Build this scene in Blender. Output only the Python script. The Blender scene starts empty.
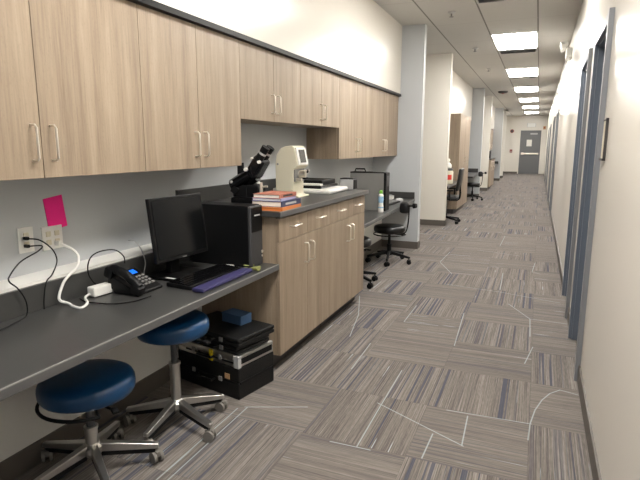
import bpy, bmesh, math, random
from mathutils import Vector, Matrix
random.seed(4)
PI = math.pi
S = bpy.context.scene
C = S.collection

# ------------------------------------------------------------------ camera
cam = bpy.data.cameras.new('camera'); camo = bpy.data.objects.new('camera', cam); C.objects.link(camo)
xa = (0.92355244, 0.38346418, 0.00247322)
ya = (-0.07050579, 0.16346266, 0.98402687)
za = (0.37693478, -0.9089748, 0.17800279)
camo.matrix_world = Matrix(((xa[0], ya[0], za[0], 0), (xa[1], ya[1], za[1], 0), (xa[2], ya[2], za[2], 1.35), (0, 0, 0, 1)))
cam.sensor_width = 36; cam.lens = 519.93/640*36; cam.clip_start = .02; cam.clip_end = 100
S.camera = camo

# ------------------------------------------------------------------ materials
def srgb(r, g, b):
    f = lambda c: (c/255/12.92) if c <= 10 else (((c/255)+.055)/1.055)**2.4
    return (f(r), f(g), f(b), 1)

def mat(name, col, rough=.5, metal=0, noise=0, nscale=20, bump=0, bscale=200, emit=None, estr=0, trans=0, coat=0, spec=None):
    m = bpy.data.materials.new(name); m.use_nodes = True
    n = m.node_tree.nodes; l = m.node_tree.links; b = n['Principled BSDF']
    b.inputs['Base Color'].default_value = col
    b.inputs['Roughness'].default_value = rough; b.inputs['Metallic'].default_value = metal
    if spec is not None: b.inputs['Specular IOR Level'].default_value = spec
    if coat: b.inputs['Coat Weight'].default_value = coat
    if trans: b.inputs['Transmission Weight'].default_value = trans
    if emit: b.inputs['Emission Color'].default_value = emit; b.inputs['Emission Strength'].default_value = estr
    tc = n.new('ShaderNodeTexCoord')
    if noise:
        t = n.new('ShaderNodeTexNoise'); t.inputs['Scale'].default_value = nscale; t.inputs['Detail'].default_value = 4
        l.new(tc.outputs['Object'], t.inputs['Vector'])
        mx = n.new('ShaderNodeMix'); mx.data_type = 'RGBA'
        mx.inputs[6].default_value = tuple(c*(1-noise) for c in col[:3])+(1,); mx.inputs[7].default_value = tuple(min(1, c*(1+noise)) for c in col[:3])+(1,)
        l.new(t.outputs['Fac'], mx.inputs[0]); l.new(mx.outputs[2], b.inputs['Base Color'])
    if bump:
        t = n.new('ShaderNodeTexNoise'); t.inputs['Scale'].default_value = bscale; t.inputs['Detail'].default_value = 3
        l.new(tc.outputs['Object'], t.inputs['Vector'])
        bp = n.new('ShaderNodeBump'); bp.inputs['Strength'].default_value = bump; bp.inputs['Distance'].default_value = .004
        l.new(t.outputs['Fac'], bp.inputs['Height']); l.new(bp.outputs['Normal'], b.inputs['Normal'])
    return m

class NB:   # tiny node-expression helper
    def __init__(s, m): s.n = m.node_tree.nodes; s.l = m.node_tree.links
    def put(s, sock, v):
        if hasattr(v, 'is_output') or isinstance(v, bpy.types.NodeSocket): s.l.new(v, sock)
        else: sock.default_value = v
    def m(s, op, a, b=None, c=None, clamp=False):
        x = s.n.new('ShaderNodeMath'); x.operation = op; x.use_clamp = clamp
        s.put(x.inputs[0], a)
        if b is not None: s.put(x.inputs[1], b)
        if c is not None: s.put(x.inputs[2], c)
        return x.outputs[0]
    def mix(s, f, a, b):
        x = s.n.new('ShaderNodeMix'); x.data_type = 'RGBA'; s.put(x.inputs[0], f); s.put(x.inputs[6], a); s.put(x.inputs[7], b); return x.outputs[2]
    def vec(s, x=0., y=0., z=0.):
        c = s.n.new('ShaderNodeCombineXYZ'); s.put(c.inputs[0], x); s.put(c.inputs[1], y); s.put(c.inputs[2], z); return c.outputs[0]
    def noise(s, v, scale, detail=2, rough=.5):
        t = s.n.new('ShaderNodeTexNoise'); s.l.new(v, t.inputs['Vector']); t.inputs['Scale'].default_value = scale
        t.inputs['Detail'].default_value = detail; t.inputs['Roughness'].default_value = rough; return t.outputs['Fac']
    def ramp(s, f, stops):
        r = s.n.new('ShaderNodeValToRGB'); s.l.new(f, r.inputs[0]); e = r.color_ramp.elements
        while len(e) < len(stops): e.new(.5)
        for i, (p, c) in enumerate(stops): e[i].position = p; e[i].color = c
        return r.outputs[0]
    def step(s, v, a, b): # smooth 0..1 between a and b
        x = s.n.new('ShaderNodeMapRange'); x.clamp = True; s.put(x.inputs[0], v); x.inputs[1].default_value = a; x.inputs[2].default_value = b; return x.outputs[0]

def wood():
    m = bpy.data.materials.new('wood laminate'); m.use_nodes = True; k = NB(m); b = k.n['Principled BSDF']
    tc = k.n.new('ShaderNodeTexCoord'); oi = k.n.new('ShaderNodeObjectInfo')
    sp = k.n.new('ShaderNodeSeparateXYZ'); k.l.new(tc.outputs['Object'], sp.inputs[0])
    off = k.m('MULTIPLY', oi.outputs['Random'], 37.)
    v = k.vec(k.m('ADD', sp.outputs[0], off), k.m('ADD', sp.outputs[1], off), k.m('MULTIPLY', sp.outputs[2], .045))
    big = k.noise(v, 14, 3); fine = k.noise(v, 120, 3, .6)
    v2 = k.vec(k.m('ADD', sp.outputs[0], off), k.m('ADD', sp.outputs[1], off), k.m('MULTIPLY', sp.outputs[2], .5))
    pores = k.noise(v2, 160, 2)
    f = k.m('ADD', k.m('MULTIPLY', big, .62), k.m('MULTIPLY', fine, .38))
    col = k.ramp(f, [(.30, srgb(123, 107, 90)), (.45, srgb(145, 128, 109)), (.55, srgb(155, 138, 118)), (.70, srgb(171, 154, 134))])
    col = k.mix(k.m('MULTIPLY', k.step(pores, .55, .75), .22), col, srgb(112, 95, 78))
    k.l.new(col, b.inputs['Base Color']); b.inputs['Roughness'].default_value = .42
    bp = k.n.new('ShaderNodeBump'); bp.inputs['Strength'].default_value = .08; bp.inputs['Distance'].default_value = .002
    k.l.new(fine, bp.inputs['Height']); k.l.new(bp.outputs['Normal'], b.inputs['Normal'])
    return m

def carpet():
    m = bpy.data.materials.new('carpet tile'); m.use_nodes = True; k = NB(m); b = k.n['Principled BSDF']
    tc = k.n.new('ShaderNodeTexCoord'); sp = k.n.new('ShaderNodeSeparateXYZ'); k.l.new(tc.outputs['Object'], sp.inputs[0])
    X, Y = sp.outputs[0], sp.outputs[1]
    u = k.m('DIVIDE', k.m('ADD', X, 9.95), .5); v = k.m('DIVIDE', k.m('ADD', Y, 7.42), .5)
    iu, iv = k.m('FLOOR', u), k.m('FLOOR', v)
    wn = k.n.new('ShaderNodeTexWhiteNoise'); wn.noise_dimensions = '2D'; k.l.new(k.vec(iu, iv), wn.inputs['Vector'])
    r = wn.outputs['Value']
    chk = k.m('MODULO', k.m('ADD', k.m('ADD', iu, iv), 1.), 2.)
    flip = k.m('GREATER_THAN', r, .8)
    o = k.m('ABSOLUTE', k.m('SUBTRACT', chk, flip))           # 1: stripes along x ; 0: along y
    no = k.m('SUBTRACT', 1., o)
    s = k.m('ADD', k.m('MULTIPLY', Y, o), k.m('MULTIPLY', X, no))
    l = k.m('ADD', k.m('MULTIPLY', X, o), k.m('MULTIPLY', Y, no))
    ro = k.m('MULTIPLY', r, 91.)
    fine = k.noise(k.vec(s, k.m('MULTIPLY', l, .006), ro), 290, 1, .5)
    mid = k.noise(k.vec(s, k.m('MULTIPLY', l, .01), k.m('ADD', ro, 5.)), 22, 1, .5)
    fib = k.noise(k.vec(X, Y, 0.), 420, 2, .7)
    dash = k.noise(k.vec(s, k.m('MULTIPLY', l, .10), k.m('ADD', ro, 9.)), 190, 2, .5)
    f = k.m('ADD', k.m('MULTIPLY', fine, .55), k.m('ADD', k.m('MULTIPLY', mid, .25), k.m('MULTIPLY', dash, .20)))
    f = k.m('ADD', .5, k.m('MULTIPLY', k.m('SUBTRACT', f, .5), k.m('SUBTRACT', 1.3, k.m('MULTIPLY', o, .4))))
    col = k.ramp(f, [(.33, srgb(88, 83, 80)), (.46, srgb(112, 106, 101)), (.54, srgb(123, 116, 110)), (.68, srgb(145, 139, 133))])
    # navy bands
    nv = k.noise(k.vec(s, k.m('MULTIPLY', l, .004), k.m('ADD', ro, 20.)), 75, 0)
    band = k.noise(k.vec(s, 0., k.m('ADD', ro, 33.)), 6, 0)
    nf = k.m('MULTIPLY', k.m('MULTIPLY', k.step(nv, .58, .62), k.step(band, .42, .54)), k.m('SUBTRACT', .78, k.m('MULTIPLY', o, .45)))
    col = k.mix(nf, col, srgb(68, 73, 88))
    # pale threads inside tiles
    pv = k.noise(k.vec(s, k.m('MULTIPLY', l, .01), k.m('ADD', ro, 60.)), 75, 1)
    pl = k.noise(k.vec(k.m('MULTIPLY', s, .3), l, k.m('ADD', ro, 70.)), 4, 1)
    pf = k.m('MULTIPLY', k.m('MULTIPLY', k.step(pv, .70, .74), k.step(pl, .50, .56)), .75)
    col = k.mix(pf, col, srgb(178, 190, 194))
    # long inlaid pale lines that wander across the tiles
    segs = [(-.347, 2.567, .059, 2.588), (-.24, 2.545, -.232, 2.262), (-.70, 2.50, -.226, 2.26), (-1.331, 2.188, -1.03, 2.315), (-.80, 2.06, -.61, 2.065),
            (-1.318, 2.19, -1.31, 1.45), (-1.36, 2.16, -1.355, 1.5), (-.33, 1.9, -.02, 1.35),
            (-0.680, 2.951, -0.678, 2.465), (-0.678, 2.465, -0.673, 2.070), (-0.881, 4.296, -0.880, 3.839), (-0.880, 3.839, -0.619, 3.854), (-0.476, 4.246, -0.444, 3.489), (-1.424, 4.385, -1.262, 3.865), (-1.262, 3.865, -1.165, 3.375), (-0.988, 3.303, -0.972, 2.854), (-0.373, 2.309, -0.381, 2.094), (-0.152, 4.656, 0.028, 4.296), (0.028, 4.296, 0.294, 4.280), (0.028, 4.296, 0.034, 3.880), (0.055, 3.672, 0.011, 3.356), (-0.267, 5.824, -0.250, 5.097), (0.050, 6.491, 0.023, 5.997), (0.023, 5.997, 0.103, 5.933), (-0.771, 5.113, -0.246, 5.023), (-0.246, 5.023, 0.264, 4.861), (0.204, 3.044, 0.151, 2.976), (0.151, 2.976, 0.110, 2.877), (0.110, 2.877, 0.076, 2.745), (0.076, 2.745, 0.054, 2.586), (0.054, 2.586, 0.048, 2.429), (0.204, 3.044, 0.294, 3.017), (-0.974, 6.754, -0.991, 6.104), (-0.991, 6.104, -0.770, 5.561), (-0.653, 7.035, -0.127, 6.846), (-0.389, 8.334, -0.404, 7.447)]
    dmin = None
    for (x0, y0, x1, y1) in segs:
        L = math.hypot(x1-x0, y1-y0); dx, dy = (x1-x0)/L, (y1-y0)/L
        a = k.m('MULTIPLY_ADD', X, dx, -(x0*dx+y0*dy)); a = k.m('MULTIPLY_ADD', Y, dy, a)
        e = k.m('SUBTRACT', k.m('ABSOLUTE', k.m('SUBTRACT', a, L/2)), L/2)
        e = k.m('MAXIMUM', e, 0.)
        c = k.m('MULTIPLY_ADD', X, dy, -(x0*dy-y0*dx)); c = k.m('MULTIPLY_ADD', Y, -dx, c)
        d = k.m('MAXIMUM', k.m('ABSOLUTE', c), e)
        dmin = d if dmin is None else k.m('MINIMUM', dmin, d)
    lf = k.m('MULTIPLY', k.m('SUBTRACT', 1., k.step(dmin, .0016, .0044)), k.m('ADD', .15, k.m('MULTIPLY', fib, .95)), clamp=True)
    col = k.mix(lf, col, srgb(178, 190, 190))
    # tile seams + fibre
    fu = k.m('ABSOLUTE', k.m('SUBTRACT', k.m('FRACT', u), .5)); fv = k.m('ABSOLUTE', k.m('SUBTRACT', k.m('FRACT', v), .5))
    seam = k.step(k.m('MAXIMUM', fu, fv), .4955, .499)
    col = k.mix(k.m('MULTIPLY', seam, .35), col, srgb(70, 64, 62))
    col = k.mix(k.m('MULTIPLY', k.step(fib, .35, .7), .16), col, srgb(60, 54, 50))
    k.l.new(col, b.inputs['Base Color']); b.inputs['Roughness'].default_value = .95; b.inputs['Specular IOR Level'].default_value = .15
    bp = k.n.new('ShaderNodeBump'); bp.inputs['Strength'].default_value = .5; bp.inputs['Distance'].default_value = .003
    k.l.new(k.m('ADD', fib, fine), bp.inputs['Height']); k.l.new(bp.outputs['Normal'], b.inputs['Normal'])
    return m

def ceiling_mat():
    m = bpy.data.materials.new('ceiling tile'); m.use_nodes = True; k = NB(m); b = k.n['Principled BSDF']
    tc = k.n.new('ShaderNodeTexCoord'); sp = k.n.new('ShaderNodeSeparateXYZ'); k.l.new(tc.outputs['Object'], sp.inputs[0])
    u = k.m('DIVIDE', k.m('ADD', sp.outputs[0], 12.12), .6); v = k.m('DIVIDE', k.m('ADD', sp.outputs[1], 1.85+9.2), 1.2)
    fu = k.m('MULTIPLY', k.m('SUBTRACT', .5, k.m('ABSOLUTE', k.m('SUBTRACT', k.m('FRACT', u), .5))), .6)
    fv = k.m('MULTIPLY', k.m('SUBTRACT', .5, k.m('ABSOLUTE', k.m('SUBTRACT', k.m('FRACT', v), .5))), 1.2)
    d = k.m('MINIMUM', fu, fv)
    grid_shade = k.m('SUBTRACT', 1., k.step(d, .007, .011))  # shadow of the white T-bars, painted as grey grid lines
    sp1 = k.noise(tc.outputs['Object'], 260, 3)
    col = k.mix(k.m('MULTIPLY', k.step(sp1, .55, .72), .2), srgb(194, 192, 188), srgb(150, 148, 144))
    col = k.mix(k.m('MULTIPLY', grid_shade, k.m('ADD', .15, k.m('MULTIPLY', k.m('LESS_THAN', fu, fv), .65))), col, srgb(96, 93, 89))
    k.l.new(col, b.inputs['Base Color']); b.inputs['Roughness'].default_value = .85
    bp = k.n.new('ShaderNodeBump'); bp.inputs['Strength'].default_value = .3; bp.inputs['Distance'].default_value = .004
    k.l.new(k.m('SUBTRACT', 1., grid_shade), bp.inputs['Height']); k.l.new(bp.outputs['Normal'], b.inputs['Normal'])
    return m

M = dict(
    wood=wood(), carpet=carpet(), ceil=ceiling_mat(),
    cream=mat('cream paint', srgb(224, 219, 209), .25, noise=.01, nscale=3, bump=.06, bscale=260),
    blue=mat('blue grey paint', srgb(185, 188, 190), .45, noise=.015, nscale=3, bump=.06, bscale=260),
    white=mat('white paint', srgb(222, 221, 216), .5, bump=.05, bscale=260),
    gyp=mat('gypsum ceiling', srgb(190, 188, 185), .8, noise=.02, nscale=5),
    base=mat('rubber baseboard', srgb(92, 86, 80), .5, noise=.04, nscale=8),
    frame=mat('blue grey door steel', srgb(102, 110, 121), .35, noise=.02, nscale=5),
    frame_l=mat('grey edge strip', srgb(122, 124, 128), .4, noise=.02, nscale=5),
    doorgrey=mat('grey door', srgb(106, 107, 108), .4, noise=.03, nscale=5),
    top=mat('charcoal laminate worktop', srgb(61, 61, 60), .33, noise=.08, nscale=40),
    edge=mat('worktop edge band', srgb(84, 84, 84), .35, noise=.05, nscale=30),
    black=mat('black plastic', srgb(12, 12, 13), .45, noise=.1, nscale=30, spec=.25),
    blackg=mat('glossy black plastic', srgb(14, 14, 16), .18, noise=.1, nscale=30),
    matte=mat('matte black', srgb(10, 10, 11), .65, noise=.15, nscale=20, spec=.25),
    leather=mat('black vinyl case', srgb(18, 18, 18), .5, noise=.15, nscale=40, bump=.25, bscale=400, spec=.3),
    darkwood=mat('dark toe kick', srgb(58, 54, 52), .6, noise=.1, nscale=20),
    screen=mat('dark screen', srgb(12, 13, 14), .22, noise=.05, nscale=5),
    vinyl=mat('blue vinyl', srgb(8, 58, 98), .38, noise=.08, nscale=10, bump=.08, bscale=150),
    bvinyl=mat('black vinyl', srgb(16, 16, 17), .4, noise=.1, nscale=10),
    chrome=mat('brushed nickel', srgb(228, 220, 208), .33, .75, noise=.03, nscale=60),
    steel=mat('polished aluminium', srgb(200, 198, 194), .3, 1, noise=.04, nscale=50),
    castor=mat('smoky caster wheel', srgb(120, 116, 110), .25, noise=.1, nscale=40),
    dgrey=mat('dark grey plastic', srgb(62, 62, 64), .45, noise=.06, nscale=30),
    mgrey=mat('mid grey plastic', srgb(128, 127, 125), .45, noise=.04, nscale=30),
    lgrey=mat('light grey plastic', srgb(176, 176, 176), .45, noise=.04, nscale=30),
    wplast=mat('white plastic', srgb(232, 231, 226), .35, noise=.02, nscale=20),
    creamp=mat('cream instrument plastic', srgb(214, 208, 186), .4, noise=.02, nscale=20),
    pink=mat('pink paper', srgb(242, 28, 136), .7, noise=.06, nscale=20),
    orange=mat('orange cover', srgb(208, 124, 62), .5, noise=.06, nscale=20),
    red=mat('red brown cover', srgb(172, 108, 88), .5, noise=.3, nscale=60),
    navy=mat('navy cover', srgb(46, 52, 84), .5, noise=.15, nscale=60),
    lav=mat('lavender cover', srgb(158, 156, 190), .5, noise=.06, nscale=60),
    green=mat('green plastic', srgb(120, 190, 60), .4, noise=.05, nscale=30),
    paper=mat('paper pages', srgb(226, 224, 216), .8, noise=.04, nscale=90),
    purple=mat('purple gel pad', srgb(46, 43, 86), .55, noise=.08, nscale=30),
    yellow=mat('yellow tag', srgb(228, 200, 30), .5, noise=.06, nscale=30),
    tan=mat('tan label', srgb(190, 150, 108), .6, noise=.2, nscale=60),
    bluebox=mat('slate blue card', srgb(62, 92, 128), .6, noise=.06, nscale=30),
    lcd=mat('blue lcd', srgb(20, 90, 200), .3, emit=srgb(20, 110, 235), estr=.9),
    lens=mat('troffer lens', (1, 1, 1, 1), .5, emit=(1, .965, .915, 1), estr=40),
    glass=mat('window glass', (1, 1, 1, 1), .05, trans=1),
    redp=mat('red plastic', srgb(140, 52, 42), .4, noise=.05, nscale=30),
    redprint=mat('red print', srgb(220, 60, 50), .5, noise=.2, nscale=60),
    ltblue=mat('light blue label', srgb(150, 190, 220), .4, noise=.3, nscale=40),
    greenbit=mat('green plastic bits', srgb(136, 140, 84), .5, noise=.3, nscale=60),
)

# ------------------------------------------------------------------ mesh helpers
def bx(bm, x0, x1, y0, y1, z0, z1, bev=0, rot=None, piv=None):
    r = bmesh.ops.create_cube(bm, size=1)
    vs = r['verts']
    for v in vs: v.co = Vector(((x0+x1)/2+v.co.x*(x1-x0), (y0+y1)/2+v.co.y*(y1-y0), (z0+z1)/2+v.co.z*(z1-z0)))
    if bev:
        es = list({e for v in vs for e in v.link_edges})
        o = bmesh.ops.bevel(bm, geom=es, offset=bev, segments=2, affect='EDGES', profile=.5)
        vs = list({v for f in o['faces'] for v in f.verts} | {v for v in vs if v.is_valid})
    if rot is not None:
        p = Vector(piv or ((x0+x1)/2, (y0+y1)/2, (z0+z1)/2))
        allv = set(vs); 
        for v in allv: v.co = p + rot @ (v.co-p)
    return vs

def cyl(bm, p0, p1, r0, r1=None, seg=20, cap=True):
    r1 = r0 if r1 is None else r1
    p0, p1 = Vector(p0), Vector(p1); d = p1-p0
    q = d.to_track_quat('Z', 'Y').to_matrix().to_4x4(); q.translation = (p0+p1)/2
    r = bmesh.ops.create_cone(bm, cap_ends=cap, segments=seg, radius1=r0, radius2=r1, depth=d.length, matrix=q)
    return r['verts']

def lathe(bm, prof, c=(0, 0, 0), seg=32):
    rings = []
    for (r, z) in prof:
        if r < 1e-5: rings.append([bm.verts.new((c[0], c[1], c[2]+z))])
        else: rings.append([bm.verts.new((c[0]+r*math.cos(2*PI*i/seg), c[1]+r*math.sin(2*PI*i/seg), c[2]+z)) for i in range(seg)])
    for a, b in zip(rings, rings[1:]):
        for i in range(seg):
            j = (i+1) % seg
            if len(a) == 1 and len(b) == 1: continue
            if len(a) == 1: bm.faces.new((a[0], b[j], b[i]))
            elif len(b) == 1: bm.faces.new((a[i], a[j], b[0]))
            else: bm.faces.new((a[i], a[j], b[j], b[i]))
    bmesh.ops.recalc_face_normals(bm, faces=bm.faces)

def catmull(pts, n=8):
    P = [Vector(p) for p in pts]; P = [P[0]*2-P[1]]+P+[P[-1]*2-P[-2]]; out = []
    for i in range(1, len(P)-2):
        for k in range(n):
            t = k/n; a, b, c, d = P[i-1], P[i], P[i+1], P[i+2]
            out.append(.5*((2*b)+(c-a)*t+(2*a-5*b+4*c-d)*t*t+(3*b-a-3*c+d)*t**3))
    out.append(P[-2]); return out

def tube(bm, pts, r, seg=8, smooth=6):
    P = catmull(pts, smooth) if smooth else [Vector(p) for p in pts]
    rings = []; up = Vector((0, 0, 1))
    t0 = (P[1]-P[0]).normalized(); nrm = t0.orthogonal().normalized()
    for i, p in enumerate(P):
        t = (P[min(i+1, len(P)-1)]-P[max(i-1, 0)]).normalized()
        nrm = (nrm-t*nrm.dot(t)).normalized(); bn = t.cross(nrm)
        rings.append([bm.verts.new(p+r*(math.cos(2*PI*k/seg)*nrm+math.sin(2*PI*k/seg)*bn)) for k in range(seg)])
    for a, b in zip(rings, rings[1:]):
        for k in range(seg): bm.faces.new((a[k], a[(k+1) % seg], b[(k+1) % seg], b[k]))
    bm.faces.new(rings[0][::-1]); bm.faces.new(rings[-1])

def prism(bm, poly, axis, a, b, bev=0):
    """poly of 2D points extruded along axis from a to b. axis 'y': poly=(x,z); 'z': poly=(x,y); 'x': poly=(y,z)"""
    f = {'y': lambda p, t: (p[0], t, p[1]), 'z': lambda p, t: (p[0], p[1], t), 'x': lambda p, t: (t, p[0], p[1])}[axis]
    A = [bm.verts.new(f(p, a)) for p in poly]; B = [bm.verts.new(f(p, b)) for p in poly]
    fs = [bm.faces.new(A), bm.faces.new(B[::-1])]
    n = len(poly)
    for i in range(n): fs.append(bm.faces.new((A[i], B[i], B[(i+1) % n], A[(i+1) % n])))
    bmesh.ops.recalc_face_normals(bm, faces=fs)
    if bev:
        es = list({e for x in fs for e in x.edges})
        bmesh.ops.bevel(bm, geom=es, offset=bev, segments=2, affect='EDGES', profile=.5)

def nb(): return bmesh.new()

def obj(name, bm, m, parent=None, label=None, smooth=False, loc=None, kind=None):
    me = bpy.data.meshes.new(name); bm.to_mesh(me); bm.free(); me.materials.append(m)
    o = bpy.data.objects.new(name, me); C.objects.link(o)
    if smooth:
        for p in me.polygons: p.use_smooth = True
        md = o.modifiers.new('edge', 'EDGE_SPLIT'); md.split_angle = math.radians(38)
    if parent is not None: o.parent = parent
    if loc is not None: o.location = loc
    if label: o['label'] = label
    if kind: o['kind'] = kind
    return o

def box(name, a, m, parent=None, bev=0, label=None, rot=None, kind=None, org=None):
    """box from absolute (or parent-local) extents; origin moved to its base centre when it is top level"""
    bm = nb(); bx(bm, *a, bev=bev, rot=rot)
    return obj(name, bm, m, parent, label, kind=kind)

def tag(o, label, cat, group=None):
    o['label'] = label; o['category'] = cat
    if group: o['group'] = group
    return o

def thing(name, label, cat, loc=(0, 0, 0), rz=0, group=None):
    o = bpy.data.objects.new(name, None); C.objects.link(o); o.empty_display_size = .1
    o.location = loc; o.rotation_euler = (0, 0, rz); return tag(o, label, cat, group)

def kids(o): return [c for c in C.objects if c.parent == o]
def dup(root, loc, rz=0, label=None, group=None):
    r = root.copy(); C.objects.link(r); r.location = loc; r.rotation_euler = (0, 0, rz)
    if label: r['label'] = label
    if group: r['group'] = group
    for ch in kids(root):
        c = ch.copy(); C.objects.link(c); c.parent = r
        for g in kids(ch):
            d = g.copy(); C.objects.link(d); d.parent = c
    return r

def struct(name, a, m, bev=0, parent=None):
    o = box(name, a, m, parent, bev=bev)
    if parent is None: o['kind'] = 'structure'
    return o

# ------------------------------------------------------------------ setting
CZ = 2.84; XW = -2.05; XS = -1.70; XR = .31
Y0 = -3.5; YE = 28.2
struct('floor', (-4.3, .6, Y0, YE+.2, -.1, 0), M['carpet'])
struct('ceiling', (XS, .6, Y0, YE+.2, CZ, CZ+.1), M['ceil'])
struct('ceiling', (-4.3, XS, Y0, YE+.2, CZ, CZ+.1), M['gyp'])
# left: back walls of the alcoves, soffits above the cabinets, wing walls between alcoves
struct('wall_left', (XW-.1, XW, Y0, 6.79, 0, CZ), M['blue'])
struct('wall_left_soffit', (XW, XS, Y0, 6.79, 2.008, CZ), M['cream'])
struct('trim_1', (XW, XS+.012, Y0, 6.79, 1.98, 2.008), M['black'])
for a, b in ((Y0, 2.64), (4.285, 6.79)):
    struct('wall_left_knee', (XW, -1.905, a, b, 0, .785), M['white'])
    struct('trim_2', (XW, -1.905, a, b, .785, .79), M['white'])
struct('baseboard_left', (-1.905, -1.895, Y0, 2.64, 0, .1), M['base']); struct('baseboard_left', (-1.905, -1.895, 4.285, 6.79, 0, .1), M['base'])
def wing(y, xe, m=M['blue']):
    struct('wall_left_wing', (-4.2, xe, y, y+.12, 0, CZ), m)
    struct('baseboard_left_wing', (-4.2, xe+.01, y-.01, y+.13, 0, .095), M['base'])
wing(6.79, -1.412); wing(9.0, -1.415, M['cream'])
wing(14.5, -1.41); wing(16.8, -1.40, M['cream'])
wing(22.0, -1.385); wing(24.0, -1.385, M['cream'])
struct('wall_left_passage', (-4.2, -4.1, 6.8, YE, 0, CZ), M['cream'])
for a, b in ((9.12, 14.5), (16.92, 22.0), (24.12, YE)):
    struct('wall_left', (XW-.1, XW, a, b, 0, CZ), M['blue'])
    struct('wall_left_soffit', (XW, XS, a, b, 2.0, CZ), M['cream'])
# end wall with exit door opening
DX0, DX1, DZ = -.90, .045, 2.13
struct('wall_end', (-4.2, DX0, YE, YE+.12, 0, CZ), M['cream'])
struct('wall_end', (DX1, .45, YE, YE+.12, 0, CZ), M['cream'])
struct('wall_end', (DX0, DX1, YE, YE+.12, DZ, CZ), M['cream'])
struct('baseboard_end', (-2.0, DX0-.05, YE-.012, YE, 0, .1), M['base'])
# right wall, built round its door openings
doors = [(3.25, 3.955), (4.46, 5.13), (11.3, 12.1), (14.0, 14.75), (18.5, 19.25), (22.0, 22.75)]
y = Y0; HZ = 2.0
for i, (a, b) in enumerate(doors):
    struct('wall_right', (XR, XR+.14, y, a, 0, CZ), M['cream'])
    struct('wall_right', (XR, XR+.14, a, b, HZ, CZ), M['cream'])
    struct('baseboard_right', (XR-.01, XR, y, a-.05, 0, .1), M['base'])
    y = b
    d = box('door_%d' % (i+1), (XR+.085, XR+.125, a, b, .01, HZ), M['frame'], bev=.001); d['kind'] = 'structure'
    bm = nb()
    bx(bm, XR-.022, XR+.002, b-.004, b+.05, 0, HZ+.05)
    bx(bm, XR-.022, XR+.002, a-.03, b, HZ-.004, HZ+.05)
    for yy in ((a, a+.02), (b-.02, b)): bx(bm, XR, XR+.14, *yy, 0, HZ)
    bx(bm, XR, XR+.14, a, b, HZ-.02, HZ)
    for yy in ((a, a+.035), (b-.035, b)): bx(bm, XR+.04, XR+.08, *yy, 0, HZ)
    obj('door_frame', bm, M['frame'], d)
    bm = nb(); bx(bm, XR-.026, XR+.001, a-.05, a-.031, 0, HZ+.055, bev=.002); bx(bm, XR-.026, XR-.002, a-.034, a, 0, HZ+.05); obj('edge_guard', bm, M['frame_l'], d)
    bm = nb(); cyl(bm, (XR+.085, b-.08, 1.0), (XR+.04, b-.08, 1.0), .012); cyl(bm, (XR+.045, b-.08, 1.0), (XR+.045, b-.19, 1.0), .009)
    obj('door_handle', bm, M['chrome'], d, smooth=True)
struct('wall_right', (XR, XR+.14, y, YE, 0, CZ), M['cream'])
struct('baseboard_right', (XR-.01, XR, y+.05, YE, 0, .1), M['base'])
# rear end of the corridor, behind the camera: a wall with a daylight window
wz0, wz1, wx0, wx1 = .9, 2.2, -1.6, 0.0
struct('wall_rear', (-4.2, wx0, Y0-.12, Y0, 0, CZ), M['cream']); struct('wall_rear', (wx1, .45, Y0-.12, Y0, 0, CZ), M['cream'])
struct('wall_rear', (wx0, wx1, Y0-.12, Y0, 0, wz0), M['cream']); struct('wall_rear', (wx0, wx1, Y0-.12, Y0, wz1, CZ), M['cream'])
bm = nb()
for z in (wz0, wz1-.05): bx(bm, wx0, wx1, Y0-.1, Y0-.04, z, z+.05)
for x in (wx0, (wx0+wx1)/2-.025, wx1-.05): bx(bm, x, x+.05, Y0-.1, Y0-.04, wz0, wz1)
w = obj('window_1', bm, M['wplast'], kind='structure')

# ------------------------------------------------------------------ exit door
d = box('door_7', (DX0+.05, DX1-.05, YE-.0, YE+.045, .01, DZ-.05), M['doorgrey']); d['kind'] = 'structure'
bm = nb(); bx(bm, DX0, DX0+.05, YE-.02, YE+.12, 0, DZ); bx(bm, DX1-.05, DX1, YE-.02, YE+.12, 0, DZ); bx(bm, DX0+.05, DX1-.05, YE-.02, YE+.12, DZ-.05, DZ)
obj('door_frame', bm, M['doorgrey'], d)
bm = nb(); bx(bm, DX0+.07, DX1-.07, YE-.07, YE-.03, .96, 1.03, bev=.008); bx(bm, DX0+.07, DX0+.2, YE-.08, YE, .94, 1.05, bev=.008); bx(bm, DX1-.12, DX1-.07, YE-.07, YE, .95, 1.04)
obj('panic_bar', bm, M['chrome'], d)
bm = nb(); bx(bm, -.45, -.12, YE-.06, YE-.001, 1.93, 2.0, bev=.006); obj('door_closer', bm, M['lgrey'], d)
tag(box('paper_notice', (-.60, -.36, YE-.006, YE-.001, 1.36, 1.68), M['paper']), 'white sheet of paper posted on the grey exit door', 'notice')
t = thing('exit_sign', 'pale rectangular sign mounted on the wall above the grey exit door', 'sign', (-.43, YE, 2.3))
box('housing', (-.18, .18, -.05, 0, 0, .17), M['wplast'], t, bev=.006); box('back_plate', (-.2, .2, -.012, 0, -.01, .18), M['lgrey'], t)
t = thing('fire_alarm_pull', 'small red box on the end wall left of the exit door', 'fire alarm', (-1.30, YE, 1.05))
box('housing', (-.06, .06, -.05, 0, 0, .15), M['redp'], t, bev=.006); box('pull_handle', (-.035, .035, -.062, -.048, .05, .075), M['wplast'], t)
t = thing('alarm_horn', 'dark round alarm horn high on the end wall left of the exit door', 'alarm', (-1.31, YE, 2.03))
bm = nb(); cyl(bm, (0, 0, .07), (0, -.05, .07), .09); obj('body', bm, M['redp'], t, smooth=True)
bm = nb(); cyl(bm, (0, -.05, .07), (0, -.07, .07), .06, .05); obj('grille', bm, M['dgrey'], t, smooth=True)
t = thing('wall_strobe', 'small brown box high on the wall right of the exit door', 'alarm', (.17, YE, 2.17))
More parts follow.
